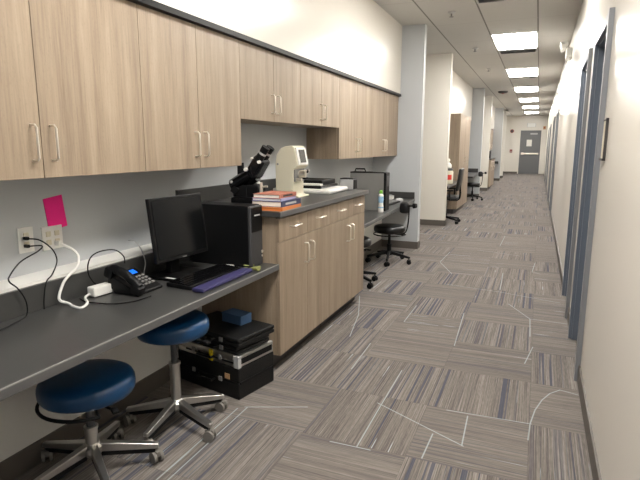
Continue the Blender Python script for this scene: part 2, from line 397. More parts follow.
box('housing', (-.06, .06, -.05, 0, 0, .16), M['tan'], t, bev=.006); box('strobe_lens', (-.03, .03, -.065, -.05, .05, .11), M['redp'], t)

# ------------------------------------------------------------------ ceiling fittings
def troffer(i, y):
    names = ['nearest lit ceiling panel in view, above the tall first wing wall', 'second lit ceiling panel along the corridor', 'third lit ceiling panel along the corridor',
             'fourth lit ceiling panel along the corridor', 'fifth lit ceiling panel along the corridor', 'farthest lit ceiling panel, close to the exit door']
    t = thing('ceiling_light', names[i] if 0 <= i < 6 else 'lit ceiling panel behind the camera', 'ceiling light', (-.42, y+.6, CZ), 0, 'ceiling light panels')
    bm = nb(); fr = .025
    bx(bm, -.3, .3, -.6, -.6+fr, -.006, .0); bx(bm, -.3, .3, .6-fr, .6, -.006, 0)
    bx(bm, -.3, -.3+fr, -.6+fr, .6-fr, -.006, 0); bx(bm, .3-fr, .3, -.6+fr, .6-fr, -.006, 0)
    obj('frame', bm, M['wplast'], t)
    box('diffuser', (-.275, .275, -.575, .575, -.012, -.001), M['lens'], t, bev=.002)
ys = [7.75, 11.2, 14.65, 18.1, 21.55, 25.0]
for i, yy in enumerate(ys): troffer(i, yy)
for i, yy in enumerate((4.35, .95)):
    troffer(-1-i, yy)
C.objects['ceiling_light.006']['label'] = 'lit ceiling panel over the wood base cabinet, just above the frame'
C.objects['ceiling_light.007']['label'] = 'lit ceiling panel over the front desk, above the frame'
def vent(x0, x1, y0, y1, label, group=None):
    t = thing('ceiling_vent', label, 'vent', ((x0+x1)/2, (y0+y1)/2, CZ), 0, group)
    w, h = (x1-x0)/2, (y1-y0)/2
    box('backing', (-w+.01, w-.01, -h+.01, h-.01, -.004, -.001), M['dgrey'], t)
    bm = nb()
    for a in ((-w, w, -h, -h+.02), (-w, w, h-.02, h), (-w, -w+.02, -h+.02, h-.02), (w-.02, w, -h+.02, h-.02)): bx(bm, *a, -.012, 0)
    obj('frame', bm, M['lgrey'], t)
    n = max(2, int((y1-y0)/.055))
    for k in range(n):
        yy = -h+.02+(k+.5)*(2*h-.04)/n
        bm = nb(); bx(bm, -w+.02, w-.02, yy-.010, yy+.010, -.012, -.009, rot=Matrix.Rotation(.5, 3, 'X')); obj('slat', bm, M['mgrey'], t)
vent(-.70, -.14, 8.98, 9.33, 'dark slotted ceiling vent just beyond the nearest lit ceiling panel')
vent(-.71, -.42, 5.6, 6.03, 'ceiling vent at the very top edge of the photo, left of the lights')
vent(-.68, -.50, 12.46, 12.75, 'left one of the two small vents beyond the second ceiling light')
vent(-.32, -.16, 12.46, 12.75, 'right one of the two small vents beyond the second ceiling light')
def sprinkler(x, y, label):
    t = thing('ceiling_sprinkler', label, 'sprinkler', (x, y, CZ), 0, 'ceiling sprinklers')
    bm = nb(); lathe(bm, [(0, 0), (.045, 0), (.04, -.012), (.012, -.018), (0, -.018)]); obj('escutcheon', bm, M['lgrey'], t, smooth=True)
    bm = nb(); lathe(bm, [(0, -.015), (.01, -.015), (.008, -.045), (.024, -.05), (.024, -.055), (0, -.055)]); obj('head', bm, M['mgrey'], t, smooth=True)
sprinkler(-1.02, 6.32, 'sprinkler head nearest the camera, in front of the wing wall top')
sprinkler(-1.02, 8.68, 'second sprinkler head along the ceiling, level with the passage')
sprinkler(-1.02, 11.0, 'third sprinkler head along the ceiling, above the tall cabinet')
t = thing('smoke_detector', 'dark round detector on the ceiling beyond the sprinklers', 'detector', (-1.03, 15.6, CZ))
bm = nb(); lathe(bm, [(0, 0), (.13, 0), (.125, -.03), (.09, -.05), (0, -.055)]); obj('body', bm, M['darkwood'], t, smooth=True)
bm = nb(); lathe(bm, [(0, -.054), (.04, -.054), (.035, -.065), (0, -.067)]); obj('sensor', bm, M['redp'], t, smooth=True)
# emergency light on right wall
t = thing('emergency_light', 'white twin head emergency light high on the right wall', 'emergency light', (XR, 7.95, 2.5))
box('housing', (-.07, 0, -.15, .15, 0, .12), M['wplast'], t, bev=.012)
for s in (-1, 1):
    bm = nb(); cyl(bm, (-.06, s*.12, .10), (-.075, s*.13, .15), .012); cyl(bm, (-.06, s*.12, .17), (-.14, s*.13, .15), .035, .052)
    obj('lamp_head', bm, M['wplast'], t, smooth=True)
# room sign
t = thing('room_sign', 'narrow framed sign on the right wall beside the nearest door', 'sign', (XR, 3.05, 1.29))
box('panel', (-.008, 0, -.06, .075, 0, .19), M['creamp'], t, bev=.001)
bm = nb(); bx(bm, -.013, 0, -.065, -.058, -.008, .20); bx(bm, -.012, 0, -.065, .078, .19, .195); bx(bm, -.016, 0, -.065, .078, -.010, .0)
obj('frame', bm, M['darkwood'], t, label='dark brown sign frame')

# ------------------------------------------------------------------ cabinets
def handle_bm(z0, z1, dx=.032, r=.0048, horiz=False):
    bm = nb(); L = z1-z0
    if horiz: pts = [(0, 0, 0), (dx*.7, 0, 0), (dx, .01, 0), (dx, L-.01, 0), (dx*.7, L, 0), (0, L, 0)]; pts = [(x, y-L/2, z) for x, y, z in pts]
    else: pts = [(0, 0, z0), (dx*.7, 0, z0), (dx, 0, z0+.01), (dx, 0, z1-.01), (dx*.7, 0, z1), (0, 0, z1)]
    tube(bm, pts, r, 8, 0); return bm

def upper(name_label, ya, yb, z0, z1=1.98, xf=-1.72, handles=True, group='wall cabinets'):
    t = thing('wall_cabinet', name_label, 'cabinet', (xf, (ya+yb)/2, z0), 0, group)
    h = (yb-ya)/2; H = z1-z0
    box('body', (XW-xf, -.021, -h, h, 0, H), M['wood'], t)
    for k, (a, b) in enumerate(((-h+.0015, -.0015), (.0015, h-.0015))):
        dr = box('door', (-.02, 0, a, b, .0, H-.002), M['wood'], t, bev=.0012)
        if handles:
            hb = handle_bm(.065, .195) if H > .6 else handle_bm(.055, .175)
            o = obj('handle', hb, M['chrome'], dr, smooth=True, loc=(0, -.042 if k == 0 else .042, 0))
    return t
Z1, Z2 = 1.228, 1.515
upper('wood wall cabinet at the left edge of the photo', .87, 1.985, Z1)
upper('wood wall cabinet above the monitor, directly right of the widest one', 1.985, 2.862, Z1)
upper('shorter wood wall cabinet above the microscope', 2.862, 3.755, Z2)
upper('shorter wood wall cabinet above the printer, right of the other short one', 3.755, 4.60, Z2)
upper('full height wood wall cabinet whose side steps down beyond the short ones', 4.60, 5.63, Z1)
upper('last wood wall cabinet, against the wing wall', 5.63, 6.60, Z1)
tag(box('filler_panel', (XW, -1.722, 6.60, 6.788, Z1, 1.98), M['wood']), 'narrow wood filler strip between the last wall cabinet and the wing wall', 'panel')
upper('wood wall cabinet outside the frame over the near end of the desk', -.25, .87, Z1)

def base_cab(label, ya, yb, nx=2, xf=-1.355, H=.946, xb=XW+.002, group='base cabinets'):
    t = thing('base_cabinet', label, 'cabinet', (xf, (ya+yb)/2, 0), 0, group); h = (yb-ya)/2
    bm = nb(); bx(bm, xb-xf, -.021, -h, h, .1, H)
    obj('body', bm, M['wood'], t)
    box('toe_kick', (xb-xf, -.075, -h+.005, h-.005, 0, .1), M['darkwood'], t)
    w = 2*h/nx
    for k in range(nx):
        a, b = -h+k*w+.0015, -h+(k+1)*w-.0015
        dr = box('drawer', (-.02, 0, a, b, .795, H-.012), M['wood'], t, bev=.0012)
        obj('handle', handle_bm(0, .12, horiz=True), M['chrome'], dr, smooth=True, loc=(0, (a+b)/2, .875))
        dd = box('door', (-.02, 0, a, b, .1, .792), M['wood'], t, bev=.0012)
        obj('handle', handle_bm(.61, .735), M['chrome'], dd, smooth=True, loc=(0, (b-.042) if k % 2 == 0 else (a+.042), 0))
    return t
base_cab('wood base cabinet unit under the book stack, nearer of the pair', 2.65, 3.46)
base_cab('wood base cabinet unit under the printer, farther of the pair', 3.46, 4.27)

def counter(label, poly, z, th, name='worktop', splash=None, group=None):
    xs = [p[0] for p in poly]; ysr = [p[1] for p in poly]; c = (sum(xs)/len(xs), sum(ysr)/len(ysr))
    t = thing(name, label, 'worktop', (c[0], c[1], z-th), 0, group)
    bm = nb(); prism(bm, [(p[0]-c[0], p[1]-c[1]) for p in poly], 'z', 0, th, bev=.004); obj('slab', bm, M['top'], t)
    fr = [p for p in poly if p[0] > -1.6]
    (ax, ay), (bx_, by) = fr[0], fr[-1]
    bm = nb(); prism(bm, [(ax-c[0]-.001, ay-c[1]), (ax-c[0]+.0035, ay-c[1]), (bx_-c[0]+.0035, by-c[1]), (bx_-c[0]-.001, by-c[1])], 'z', .001, th-.004); obj('edge_band', bm, M['edge'], t)
    bm = nb(); prism(bm, [(ax-c[0]-.003, ay-c[1]), (ax-c[0]+.0035, ay-c[1]), (bx_-c[0]+.0035, by-c[1]), (bx_-c[0]-.003, by-c[1])], 'z', th-.004, th+.0004); obj('edge_highlight', bm, M['mgrey'], t, label='pale painted highlight along the top edge')  # thin pale strip paints the highlight on the front top edge
    for a in splash or []:
        bm = nb(); bx(bm, a[0]-c[0], a[1]-c[0], a[2]-c[1], a[3]-c[1], th, th+a[4], bev=.002); obj('backsplash', bm, M['top'], t)
    return t
DZ_ = .67; XK = -1.905
counter('charcoal worktop with black backsplash on the wood base cabinets', [(XW, 2.615), (-1.33, 2.615), (-1.33, 4.29), (XW, 4.29)], .98, .032, splash=[(XW, XW+.018, 2.615, 4.29, .1)])
counter('long charcoal desk top with monitor and phone in the foreground', [(XK, -1.2), (-1.36, -1.2), (-1.36, 2.648), (XK, 2.648)], DZ_, .034, 'desk', [(XK, XK+.018, -1.2, 2.648, .108)])
counter('charcoal desk top between the base cabinets and the wing wall', [(XK, 4.275), (-1.37, 4.275), (-1.468, 6.788), (XK, 6.788)], DZ_, .034, 'desk', [(XK, XK+.018, 4.275, 6.788, .085), (XK+.018, -1.468, 6.770, 6.788, .085)])

# second alcove
t = thing('tall_cabinet', 'tall wood cabinet standing in the second alcove', 'cabinet', (-1.465, 11.56, 0))
box('body', (XW+1.467, -.021, -.81, .81, .09, 1.985), M['wood'], t); box('toe_kick', (XW+1.467, -.07, -.8, .8, 0, .09), M['darkwood'], t)
for k, (a, b) in enumerate(((-.81, -.0015), (.0015, .81))):
    dr = box('door', (-.02, 0, a, b, .09, 1.985), M['wood'], t, bev=.0012)
    obj('handle', handle_bm(1.0, 1.13), M['chrome'], dr, smooth=True, loc=(0, -.042 if k == 0 else .042, 0))
counter('desk top in the second alcove before the tall cabinet', [(XW, 9.12), (-1.40, 9.12), (-1.40, 10.74), (XW, 10.74)], DZ_, .034, 'desk', [(XW, XW+.018, 9.12, 10.74, .085)])
counter('desk top in the second alcove beyond the tall cabinet', [(XW, 12.38), (-1.36, 12.38), (-1.46, 14.5), (XW, 14.5)], DZ_, .034, 'desk', [(XW, XW+.018, 12.38, 14.48, .1), (XW+.018, -1.46, 14.475, 14.495, .1)])
# third alcove
base_cab('wood base cabinet unit in the third alcove, nearer of its pair', 16.95, 17.8)
base_cab('wood base cabinet unit in the third alcove, farther of its pair', 17.8, 18.65)
counter('charcoal worktop in the third alcove', [(XW, 16.93), (-1.33, 16.93), (-1.33, 18.67), (XW, 18.67)], .98, .032, splash=[(XW, XW+.018, 16.93, 18.67, .1)])
counter('desk top in the third alcove', [(XW, 18.66), (-1.36, 18.66), (-1.46, 21.99), (XW, 21.99)], DZ_, .034, 'desk', [(XW, XW+.018, 18.66, 21.97, .1), (XW+.018, -1.46, 21.965, 21.985, .1)])
for k in range(5):
    upper('wood wall cabinet in the third alcove, %s counted from its near end' % ['first', 'second', 'third', 'fourth', 'fifth'][k], 16.93+k*1.01, 16.93+(k+1)*1.01, Z1)
t = thing('supply_box', 'small dark object standing on the worktop of the third alcove', 'box', (-1.5, 17.5, .98))
box('body', (-.09, .09, -.12, .12, 0, .2), M['black'], t, bev=.01); box('lid', (-.095, .095, -.125, .125, .2, .225), M['dgrey'], t, bev=.004)
t = thing('supply_box', 'small white container beside the dark one in the third alcove', 'box', (-1.5, 17.16, .98))
box('body', (-.07, .07, -.08, .08, 0, .12), M['wplast'], t, bev=.01); box('lid', (-.075, .075, -.085, .085, .12, .14), M['lgrey'], t, bev=.004)

# ------------------------------------------------------------------ stools
def stool(label, loc, rz, seat_z, seat_m, leg_m, ring=True, arm=False, name='rolling_stool', R=.175, legR=.25, group='rolling stools'):
    t = thing(name, label, 'stool', loc, rz, group)
    bm = nb(); h = .085; r = R
    prof = [(0, 0), (r*.86, 0), (r*.95, .008), (r*.99, .022), (r, .04), (r*.99, .058), (r*.95, .073), (r*.86, .082), (r*.6, .087), (0, .088)]
    lathe(bm, prof, (0, 0, seat_z-.088), 40); obj('seat', bm, seat_m, t, smooth=True)
    bm = nb(); cyl(bm, (0, 0, seat_z-.105), (0, 0, seat_z-.086), .07, .10); bx(bm, -.09, .09, -.012, .012, seat_z-.100, seat_z-.088)
    obj('seat_plate', bm, M['matte'], t)
    bm = nb(); tube(bm, [(.02, 0, seat_z-.097), (.09, .03, seat_z-.108), (.15, .06, seat_z-.112)], .005); bx(bm, .14, .18, .05, .075, seat_z-.118, seat_z-.106, bev=.003)
    obj('height_lever', bm, M['matte'], t, smooth=True)
    if ring:
        bm = nb(); n = 26; pts = [(r*1.0*math.cos(a), r*1.0*math.sin(a), seat_z-.108) for a in [PI*.85+i*PI*1.15/n for i in range(n+1)]]
        tube(bm, pts, .007, 8, 0); tube(bm, [pts[0], (0, 0, seat_z-.1), ], .005, 6, 0); tube(bm, [pts[-1], (0, 0, seat_z-.1)], .005, 6, 0)
        obj('lever_ring', bm, M['matte'], t, smooth=True)
    bm = nb(); cyl(bm, (0, 0, .10), (0, 0, seat_z-.23), .025); cyl(bm, (0, 0, seat_z-.24), (0, 0, seat_z-.228), .028)
    obj('column', bm, leg_m, t, smooth=True)
    bm = nb(); cyl(bm, (0, 0, seat_z-.23), (0, 0, seat_z-.1), .016); obj('gas_lift', bm, M['dgrey'] if leg_m == M['steel'] else M['matte'], t, smooth=True)
    bm = nb(); lathe(bm, [(0, .085), (.03, .085), (.042, .10), (.042, .125), (.028, .14), (0, .14)]); obj('hub', bm, leg_m, t, smooth=True)
    for k in range(5):
        a = 2*PI*k/5; m = Matrix.Rotation(a, 4, 'Z')
        bm = nb()
        prism(bm, [(.03, .138), (.03, .098), (legR-.005, .068), (legR+.012, .07), (legR+.012, .088), (legR-.01, .092)], 'y', -.017, .017, bev=.004)
        for v in bm.verts:
            f = 1-.32*(v.co.x/legR); v.co.y *= f
        bmesh.ops.transform(bm, matrix=m, verts=bm.verts); lg = obj('leg', bm, leg_m, t)
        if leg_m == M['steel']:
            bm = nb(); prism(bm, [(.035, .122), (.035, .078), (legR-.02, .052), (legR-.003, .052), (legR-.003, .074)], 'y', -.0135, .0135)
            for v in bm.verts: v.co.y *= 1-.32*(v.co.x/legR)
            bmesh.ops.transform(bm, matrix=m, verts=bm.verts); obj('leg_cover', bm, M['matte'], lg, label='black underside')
        bm = nb()
        cyl(bm, (legR, 0, .045), (legR, 0, .072), .007)
        bx(bm, legR-.022, legR+.022, -.010, .010, .03, .056, bev=.004)
        for sgn in (-1, 1): cyl(bm, (legR, sgn*.008, .026), (legR, sgn*.022, .026), .026, seg=20)
        piv = Matrix.Translation((legR, 0, 0)) @ Matrix.Rotation(k*1.7+.4, 4, 'Z') @ Matrix.Translation((-legR, 0, 0))
        bmesh.ops.transform(bm, matrix=m @ piv, verts=bm.verts)
        obj('caster', bm, M['castor'] if leg_m == M['steel'] else M['black'], lg, smooth=True)
    if arm:
        bm = nb(); zz = seat_z
        tube(bm, [(0, 0, zz-.095), (.12, -.02, zz-.1), (.21, -.04, zz-.07), (.24, -.05, zz+.02), (.25, -.05, zz+.14), (.25, -.05, zz+.24)], .008)
        obj('support_bar', bm, M['black'], t, smooth=True)
        bm = nb(); bx(bm, .14, .25, -.09, 0., zz+.15, zz+.28, bev=.035); obj('support_pad', bm, M['bvinyl'], t, smooth=True)
        bm = nb(); cyl(bm, (.24, -.05, zz+.24), (.31, -.06, zz+.245), .01); cyl(bm, (.305, -.06, zz+.245), (.34, -.065, zz+.25), .03, .026)
        obj('adjust_knob', bm, M['black'], t, smooth=True)
    return t
stool('dark blue round stool nearest the camera, half under the desk', (-1.628, 1.462, 0), math.radians(-32), .442, M['vinyl'], M['steel'], R=.186)
stool('bright blue round stool beside the stack of carrying cases', (-1.548, 1.91, 0), math.radians(-14), .555, M['vinyl'], M['steel'], ring=False, legR=.235, R=.17)
stool('black stool mostly hidden behind the wood base cabinet', (-1.63, 4.78, 0), math.radians(-28), .47, M['bvinyl'], M['matte'], ring=True, R=.18)
stool('black stool with a support arm in front of the wing wall', (-1.551, 5.869, 0), math.radians(-8), .445, M['bvinyl'], M['matte'], ring=True, arm=True, R=.185, legR=.25)
stool('distant black stool with a support arm at the far desk of the second alcove', (-1.50, 13.75, 0), math.radians(-8), .45, M['bvinyl'], M['matte'], arm=True, R=.18)

# task chair in second alcove
t = thing('task_chair', 'black task chair rolled out from the second alcove desk', 'chair', (-1.47, 9.42, 0), math.radians(0))
bm = nb(); bx(bm, -.22, .22, -.22, .22, .42, .49, bev=.03); obj('seat', bm, M['bvinyl'], t, smooth=True)
bm = nb(); bx(bm, .20, .25, -.2, .2, .58, .97, bev=.022, rot=Matrix.Rotation(.12, 3, 'Y')); obj('backrest', bm, M['bvinyl'], t, smooth=True)
bm = nb(); tube(bm, [(.05, 0, .41), (.2, 0, .42), (.24, 0, .52), (.22, 0, .7)], .018); obj('back_support', bm, M['black'], t, smooth=True)
bm = nb(); cyl(bm, (0, 0, .1), (0, 0, .42), .025); obj('column', bm, M['black'], t, smooth=True)
for k in range(5):
    a = 2*PI*k/5-.6; ca, sa = math.cos(a), math.sin(a)
    bm = nb(); cyl(bm, (0, 0, .11), (.27*ca, .27*sa, .07), .026, .014, 10); lg = obj('leg', bm, M['black'], t, smooth=True)
    bm = nb()
    for s in (-1, 1): cyl(bm, (.27*ca-s*.018*sa, .27*sa+s*.018*ca, .028), (.27*ca-s*.006*sa, .27*sa+s*.006*ca, .028), .028)
    cyl(bm, (.27*ca, .27*sa, .028), (.27*ca, .27*sa, .075), .008); obj('caster', bm, M['black'], lg, smooth=True)
for s in (-1, 1):
    bm = nb(); tube(bm, [(.1, s*.2, .43), (.1, s*.27, .45), (.1, s*.27, .59)], .012); bx(bm, -.06, .16, s*.27-.03, s*.27+.03, .585, .61, bev=.012); obj('armrest', bm, M['black'], t, smooth=True)
# white container group on that desk
t = thing('wipes_tub', 'cream tub with red print on the second alcove desk', 'container', (-1.51, 9.75, DZ_))
bm = nb(); lathe(bm, [(0, 0), (.085, 0), (.095, .01), (.095, .22), (.085, .24), (0, .245)], seg=28); obj('tub', bm, M['creamp'], t, smooth=True)
bm = nb(); 
for i in range(7):
    a0 = -1.9+i*.18; vs = [bm.verts.new((.0957*math.cos(a), .0957*math.sin(a), z)) for a, z in ((a0, .08), (a0+.18, .08), (a0+.18, .17), (a0, .17))]; bm.faces.new(vs)
obj('printed_label', bm, M['redprint'], t, label='red print')
bm = nb(); lathe(bm, [(.07, .244), (.087, .246), (.087, .27), (.06, .285), (0, .286)], seg=28); obj('lid', bm, M['dgrey'], t, smooth=True)
t = thing('spray_head_bottle', 'white bottle lying on top of the cream tub', 'bottle', (-1.51, 9.75, DZ_+.288))
bm = nb(); lathe(bm, [(0, 0), (.05, 0), (.062, .015), (.06, .06), (.035, .09), (.02, .10), (0, .10)], seg=24); obj('body', bm, M['wplast'], t, smooth=True)
bm = nb(); lathe(bm, [(0, .10), (.018, .10), (.018, .125), (.03, .13), (.026, .165), (0, .175)], seg=20); obj('cap', bm, M['wplast'], t, smooth=True)

# ------------------------------------------------------------------ things on the front desk
# monitor : screen plane from (-1.673,1.99) to (-1.703,2.436)
t = thing('computer_monitor', 'black flat computer monitor on the front desk', 'monitor', (-1.712, 2.200, DZ_), math.radians(-3.8))
# local +x faces the user (corridor)
rt = Matrix.Rotation(math.radians(-7), 3, 'Y')
bm = nb(); bx(bm, -.012, .012, -.197, .197, .10, .425, bev=.004, rot=rt); bx(bm, -.045, -.010, -.13, .13, .16, .37, bev=.012, rot=rt)
obj('housing', bm, M['black'], t)
bm = nb(); bx(bm, .0118, .0135, -.183, .183, .122, .41, rot=rt); obj('screen', bm, M['screen'], t)
bm = nb(); bx(bm, .030, .0325, -.015, .015, .106, .111); obj('maker_badge', bm, M['mgrey'], t)
bm = nb(); bx(bm, -.07, -.035, -.035, .035, .01, .26, bev=.006); obj('stand_neck', bm, M['black'], t)
bm = nb(); bx(bm, -.13, .08, -.13, .13, 0, .014, bev=.006); sb_ = obj('stand_base', bm, M['black'], t)
box('sticker', (.0, .06, -.12, -.105, .0142, .0155), M['wplast'], sb_, label='white sticker')

# tower
t = thing('computer_tower', 'black computer tower on the desk between the monitor and the cabinet', 'computer', (-1.655, 2.562, DZ_))
bm = nb(); bx(bm, -.20, .185, -.068, .068, .0, .35, bev=.004); obj('case', bm, M['black'], t)
bm = nb(); bx(bm, .183, .203, -.067, .067, .0, .347, bev=.006); fp = obj('front_panel', bm, M['dgrey'], t, label='dark grey front panel')
bm = nb(); bx(bm, .2, .206, -.06, .06, .20, .34, bev=.002); obj('drive_bay', bm, M['black'], fp)
bm = nb(); cyl(bm, (.2, .055, .075), (.208, .055, .075), .009); cyl(bm, (.2, .055, .05), (.207, .055, .05), .006); obj('power_button', bm, M['chrome'], fp, smooth=True)
bm = nb(); bx(bm, .205, .2075, -.03, .03, .29, .298); obj('maker_badge', bm, M['lgrey'], fp)

# keyboard + wrist rest
t = thing('keyboard', 'black computer keyboard in front of the monitor', 'keyboard', (-1.555, 2.205, DZ_), math.radians(-1))
box('body', (-.075, .075, -.225, .225, 0, .02), M['black'], t, bev=.004, rot=Matrix.Rotation(.05, 3, 'Y'))
bm = nb()
for r in range(5):
    for c in range(15): bx(bm, -.062+r*.025, -.062+r*.025+.02, -.215+c*.0288, -.215+c*.0288+.024, .018-r*.0012, .0285-r*.0012)
obj('keys', bm, M['blackg'], t, kind=None)
bm = nb(); bx(bm, -1.468, -1.398, 1.955, 2.42, DZ_, DZ_+.022, bev=.010)
tag(obj('wrist_rest', bm, M['purple'], smooth=True), 'purple gel wrist rest along the desk edge', 'wrist rest')
# keys on lanyard
t = thing('key_bunch', 'small bunch of keys and tags beyond the purple wrist rest', 'keys', (-1.475, 2.455, DZ_)); t.scale = (1.25, 1.0, 1.9)
bm = nb(); tube(bm, [(-.12, .0, .004), (-.07, .05, .005), (-.01, .02, .005), (.03, .03, .005), (.02, -.01, .004)], .003); obj('lanyard', bm, M['black'], t, smooth=True)
bm = nb(); bx(bm, -.13, -.09, -.035, -.01, 0, .008, bev=.002); bx(bm, -.10, -.06, .0, .018, 0, .007, bev=.002); obj('white_tag', bm, M['wplast'], t)
for k, (x, y_, a) in enumerate(((.02, .0, .3), (.045, .03, 1.2), (.06, -.005, -.5), (0., .05, .9))):
    bm = nb(); bx(bm, -.025, .025, -.009, .009, 0.001*k, .006+.001*k, bev=.002)
    bmesh.ops.transform(bm, matrix=Matrix.Translation((x, y_, 0)) @ Matrix.Rotation(a, 4, 'Z'), verts=bm.verts); obj('key', bm, M['greenbit'], t)

# phone : front edge x=-1.64, y 1.74..1.92
t = thing('desk_phone', 'black desk telephone with lit blue display', 'telephone', (-1.73, 1.88, DZ_), math.radians(2)); t.scale = (.86, .86, .95)
bm = nb(); prism(bm, [(.10, 0), (.10, .014), (.085, .02), (-.085, .092), (-.10, .088), (-.105, .05), (-.06, 0)], 'y', -.098, .105, bev=.005); body = obj('base', bm, M['black'], t)
sl = math.atan2(.072, .17); R = Matrix.Rotation(sl, 4, 'Y')
def onslope(bm, u, v, w, hu, hv, th, bev=.001):  # u along slope (down=+), v along y
    m = Matrix.Translation((0., 0, .056)) @ R
    tmp = bx(bm, u-hu, u+hu, v-hv, v+hv, w, w+th)
    for vv in tmp: vv.co = m @ vv.co
bm = nb(); onslope(bm, -.055, .03, 0.001, .026, .052, .006); obj('display_bezel', bm, M['blackg'], t)
bm = nb(); onslope(bm, -.055, .025, .0068, .018, .036, .001); obj('display', bm, M['lcd'], t, label='lit blue display')
for r in range(4):
    for c in range(4):
        bm = nb(); onslope(bm, -.010+r*.024, -.015+c*.029, .001, .0055, .009, .007); obj('button', bm, M['mgrey'], t)
bm = nb(); pts = [(-.09, -.085, .112), (-.06, -.085, .122), (0, -.085, .105), (.06, -.085, .07), (.10, -.085, .04)]
tube(bm, pts, .024, 12); bx(bm, -.115, -.06, -.113, -.055, .075, .13, bev=.012, rot=Matrix.Rotation(sl, 3, 'Y')); bx(bm, .055, .115, -.113, -.055, .006, .055, bev=.012, rot=Matrix.Rotation(sl, 3, 'Y'))
obj('handset', bm, M['black'], t, smooth=True)

# outlets
def outlet(label, y0, y1, z0, z1, gangs, name='power_outlet'):
    t = thing(name, label, 'outlet', (XW, (y0+y1)/2, z0)); h = (y1-y0)/2; H = z1-z0
    box('cover_plate', (0, .006, -h, h, 0, H), M['wplast'], t, bev=.002)
    for g in range(gangs):
        yc = (g-(gangs-1)/2)*.046
        for zc in (H*.32, H*.68): box('receptacle', (.005, .010, yc-.013, yc+.013, zc-.012, zc+.012), M['creamp'], t, bev=.003)
outlet('single white wall outlet with two black plugs', 1.537, 1.612, .886, .998, 1)
outlet('double white wall outlet below the pink paper', 1.655, 1.765, .877, .985, 2)
bm = nb(); bx(bm, XW+.001, XW+.0035, 1.688, 1.790, .968, 1.118, rot=Matrix.Rotation(math.radians(7), 3, 'X'))
tag(obj('pink_note', bm, M['pink']), 'bright pink paper taped to the wall above the outlets', 'note')
def cord(name, pts, r, m, label, cat='cord', plug=None, plugm=None):
    p0 = Vector(pts[0]); bm = nb(); tube(bm, [Vector(p)-p0 for p in pts], r, 8, 7)
    if plug is None: return tag(obj(name, bm, m, smooth=True, loc=p0), label, cat)
    t = thing(name, label, cat, p0); obj('cable', bm, m, t, smooth=True)
    for q in plug:
        bm = nb(); bx(bm, *q, bev=.003); 
        for v in bm.verts: v.co -= p0
        obj('plug', bm, plugm or m, t)
    return t
zt = DZ_+.004
cord('power_cable', [(-2.02, 1.562, .952), (-1.99, 1.60, .94), (-1.98, 1.65, .89), (-1.96, 1.65, .84), (-1.90, 1.57, .803), (-1.872, 1.515, .785), (-1.868, 1.494, .72), (-1.868, 1.49, zt)], .003, M['black'],
     'black cord hanging from the upper plug of the single outlet', plug=[(-2.040, -2.014, 1.555, 1.569, .945, .959)])
cord('power_cable', [(-2.02, 1.562, .918), (-1.99, 1.605, .915), (-1.99, 1.585, .895), (-1.98, 1.49, .868), (-1.93, 1.40, .835), (-1.875, 1.354, .825), (-1.868, 1.383, .789), (-1.866, 1.41, .73), (-1.86, 1.40, zt), (-1.82, 1.31, zt), (-1.80, 1.22, zt), (-1.84, 1.12, zt)], .003, M['black'],
     'black cord looping left from the lower plug of the single outlet onto the desk', plug=[(-2.040, -2.014, 1.555, 1.569, .911, .925)])
cord('adapter_cable', [(-2.02, 1.723, .904), (-1.99, 1.765, .87), (-1.96, 1.77, .835), (-1.90, 1.70, .806), (-1.868, 1.63, .79), (-1.864, 1.59, .76), (-1.86, 1.56, .70), (-1.83, 1.58, zt+.004), (-1.785, 1.562, zt+.002), (-1.735, 1.56, zt+.002), (-1.765, 1.62, zt+.002), (-1.83, 1.67, zt+.004), (-1.835, 1.70, zt+.014)], .006, M['wplast'],
     'thick white cord from the double outlet to the white adapter', plug=[(-2.042, -2.012, 1.712, 1.734, .893, .915)])
t = thing('power_adapter', 'white power adapter brick on the desk beside the phone', 'power adapter', (-1.825, 1.755, DZ_), math.radians(-6))
box('body', (-.025, .025, -.052, .052, .003, .048), M['wplast'], t, bev=.006); box('plug_end', (-.012, .012, .05, .072, .014, .036), M['lgrey'], t, bev=.003); box('rubber_feet', (-.02, .02, -.045, .045, 0, .004), M['black'], t)
cord('adapter_cable', [(-1.85, 1.66, zt), (-1.80, 1.64, zt), (-1.74, 1.64, zt), (-1.66, 1.66, zt), (-1.60, 1.73, zt), (-1.59, 1.82, zt)], .0028, M['black'], 'black cable curving round the front of the phone')
cord('phone_cable', [(-1.86, 1.81, zt+.03), (-1.865, 1.775, .708), (-1.865, 1.735, .761), (-1.86, 1.728, .814), (-1.86, 1.755, .851), (-1.86, 1.816, .863), (-1.86, 1.898, .852), (-1.86, 1.95, .812), (-1.855, 1.952, .775)], .003, M['black'], 'black cord arching over behind the phone')
cord('network_cable', [(-1.96, 2.10, .86), (-1.90, 2.075, .865), (-1.872, 2.09, .82), (-1.868, 2.111, .748), (-1.865, 2.095, .70), (-1.84, 2.07, zt)], .003, M['lgrey'], 'thin pale cable hanging between the phone and monitor')

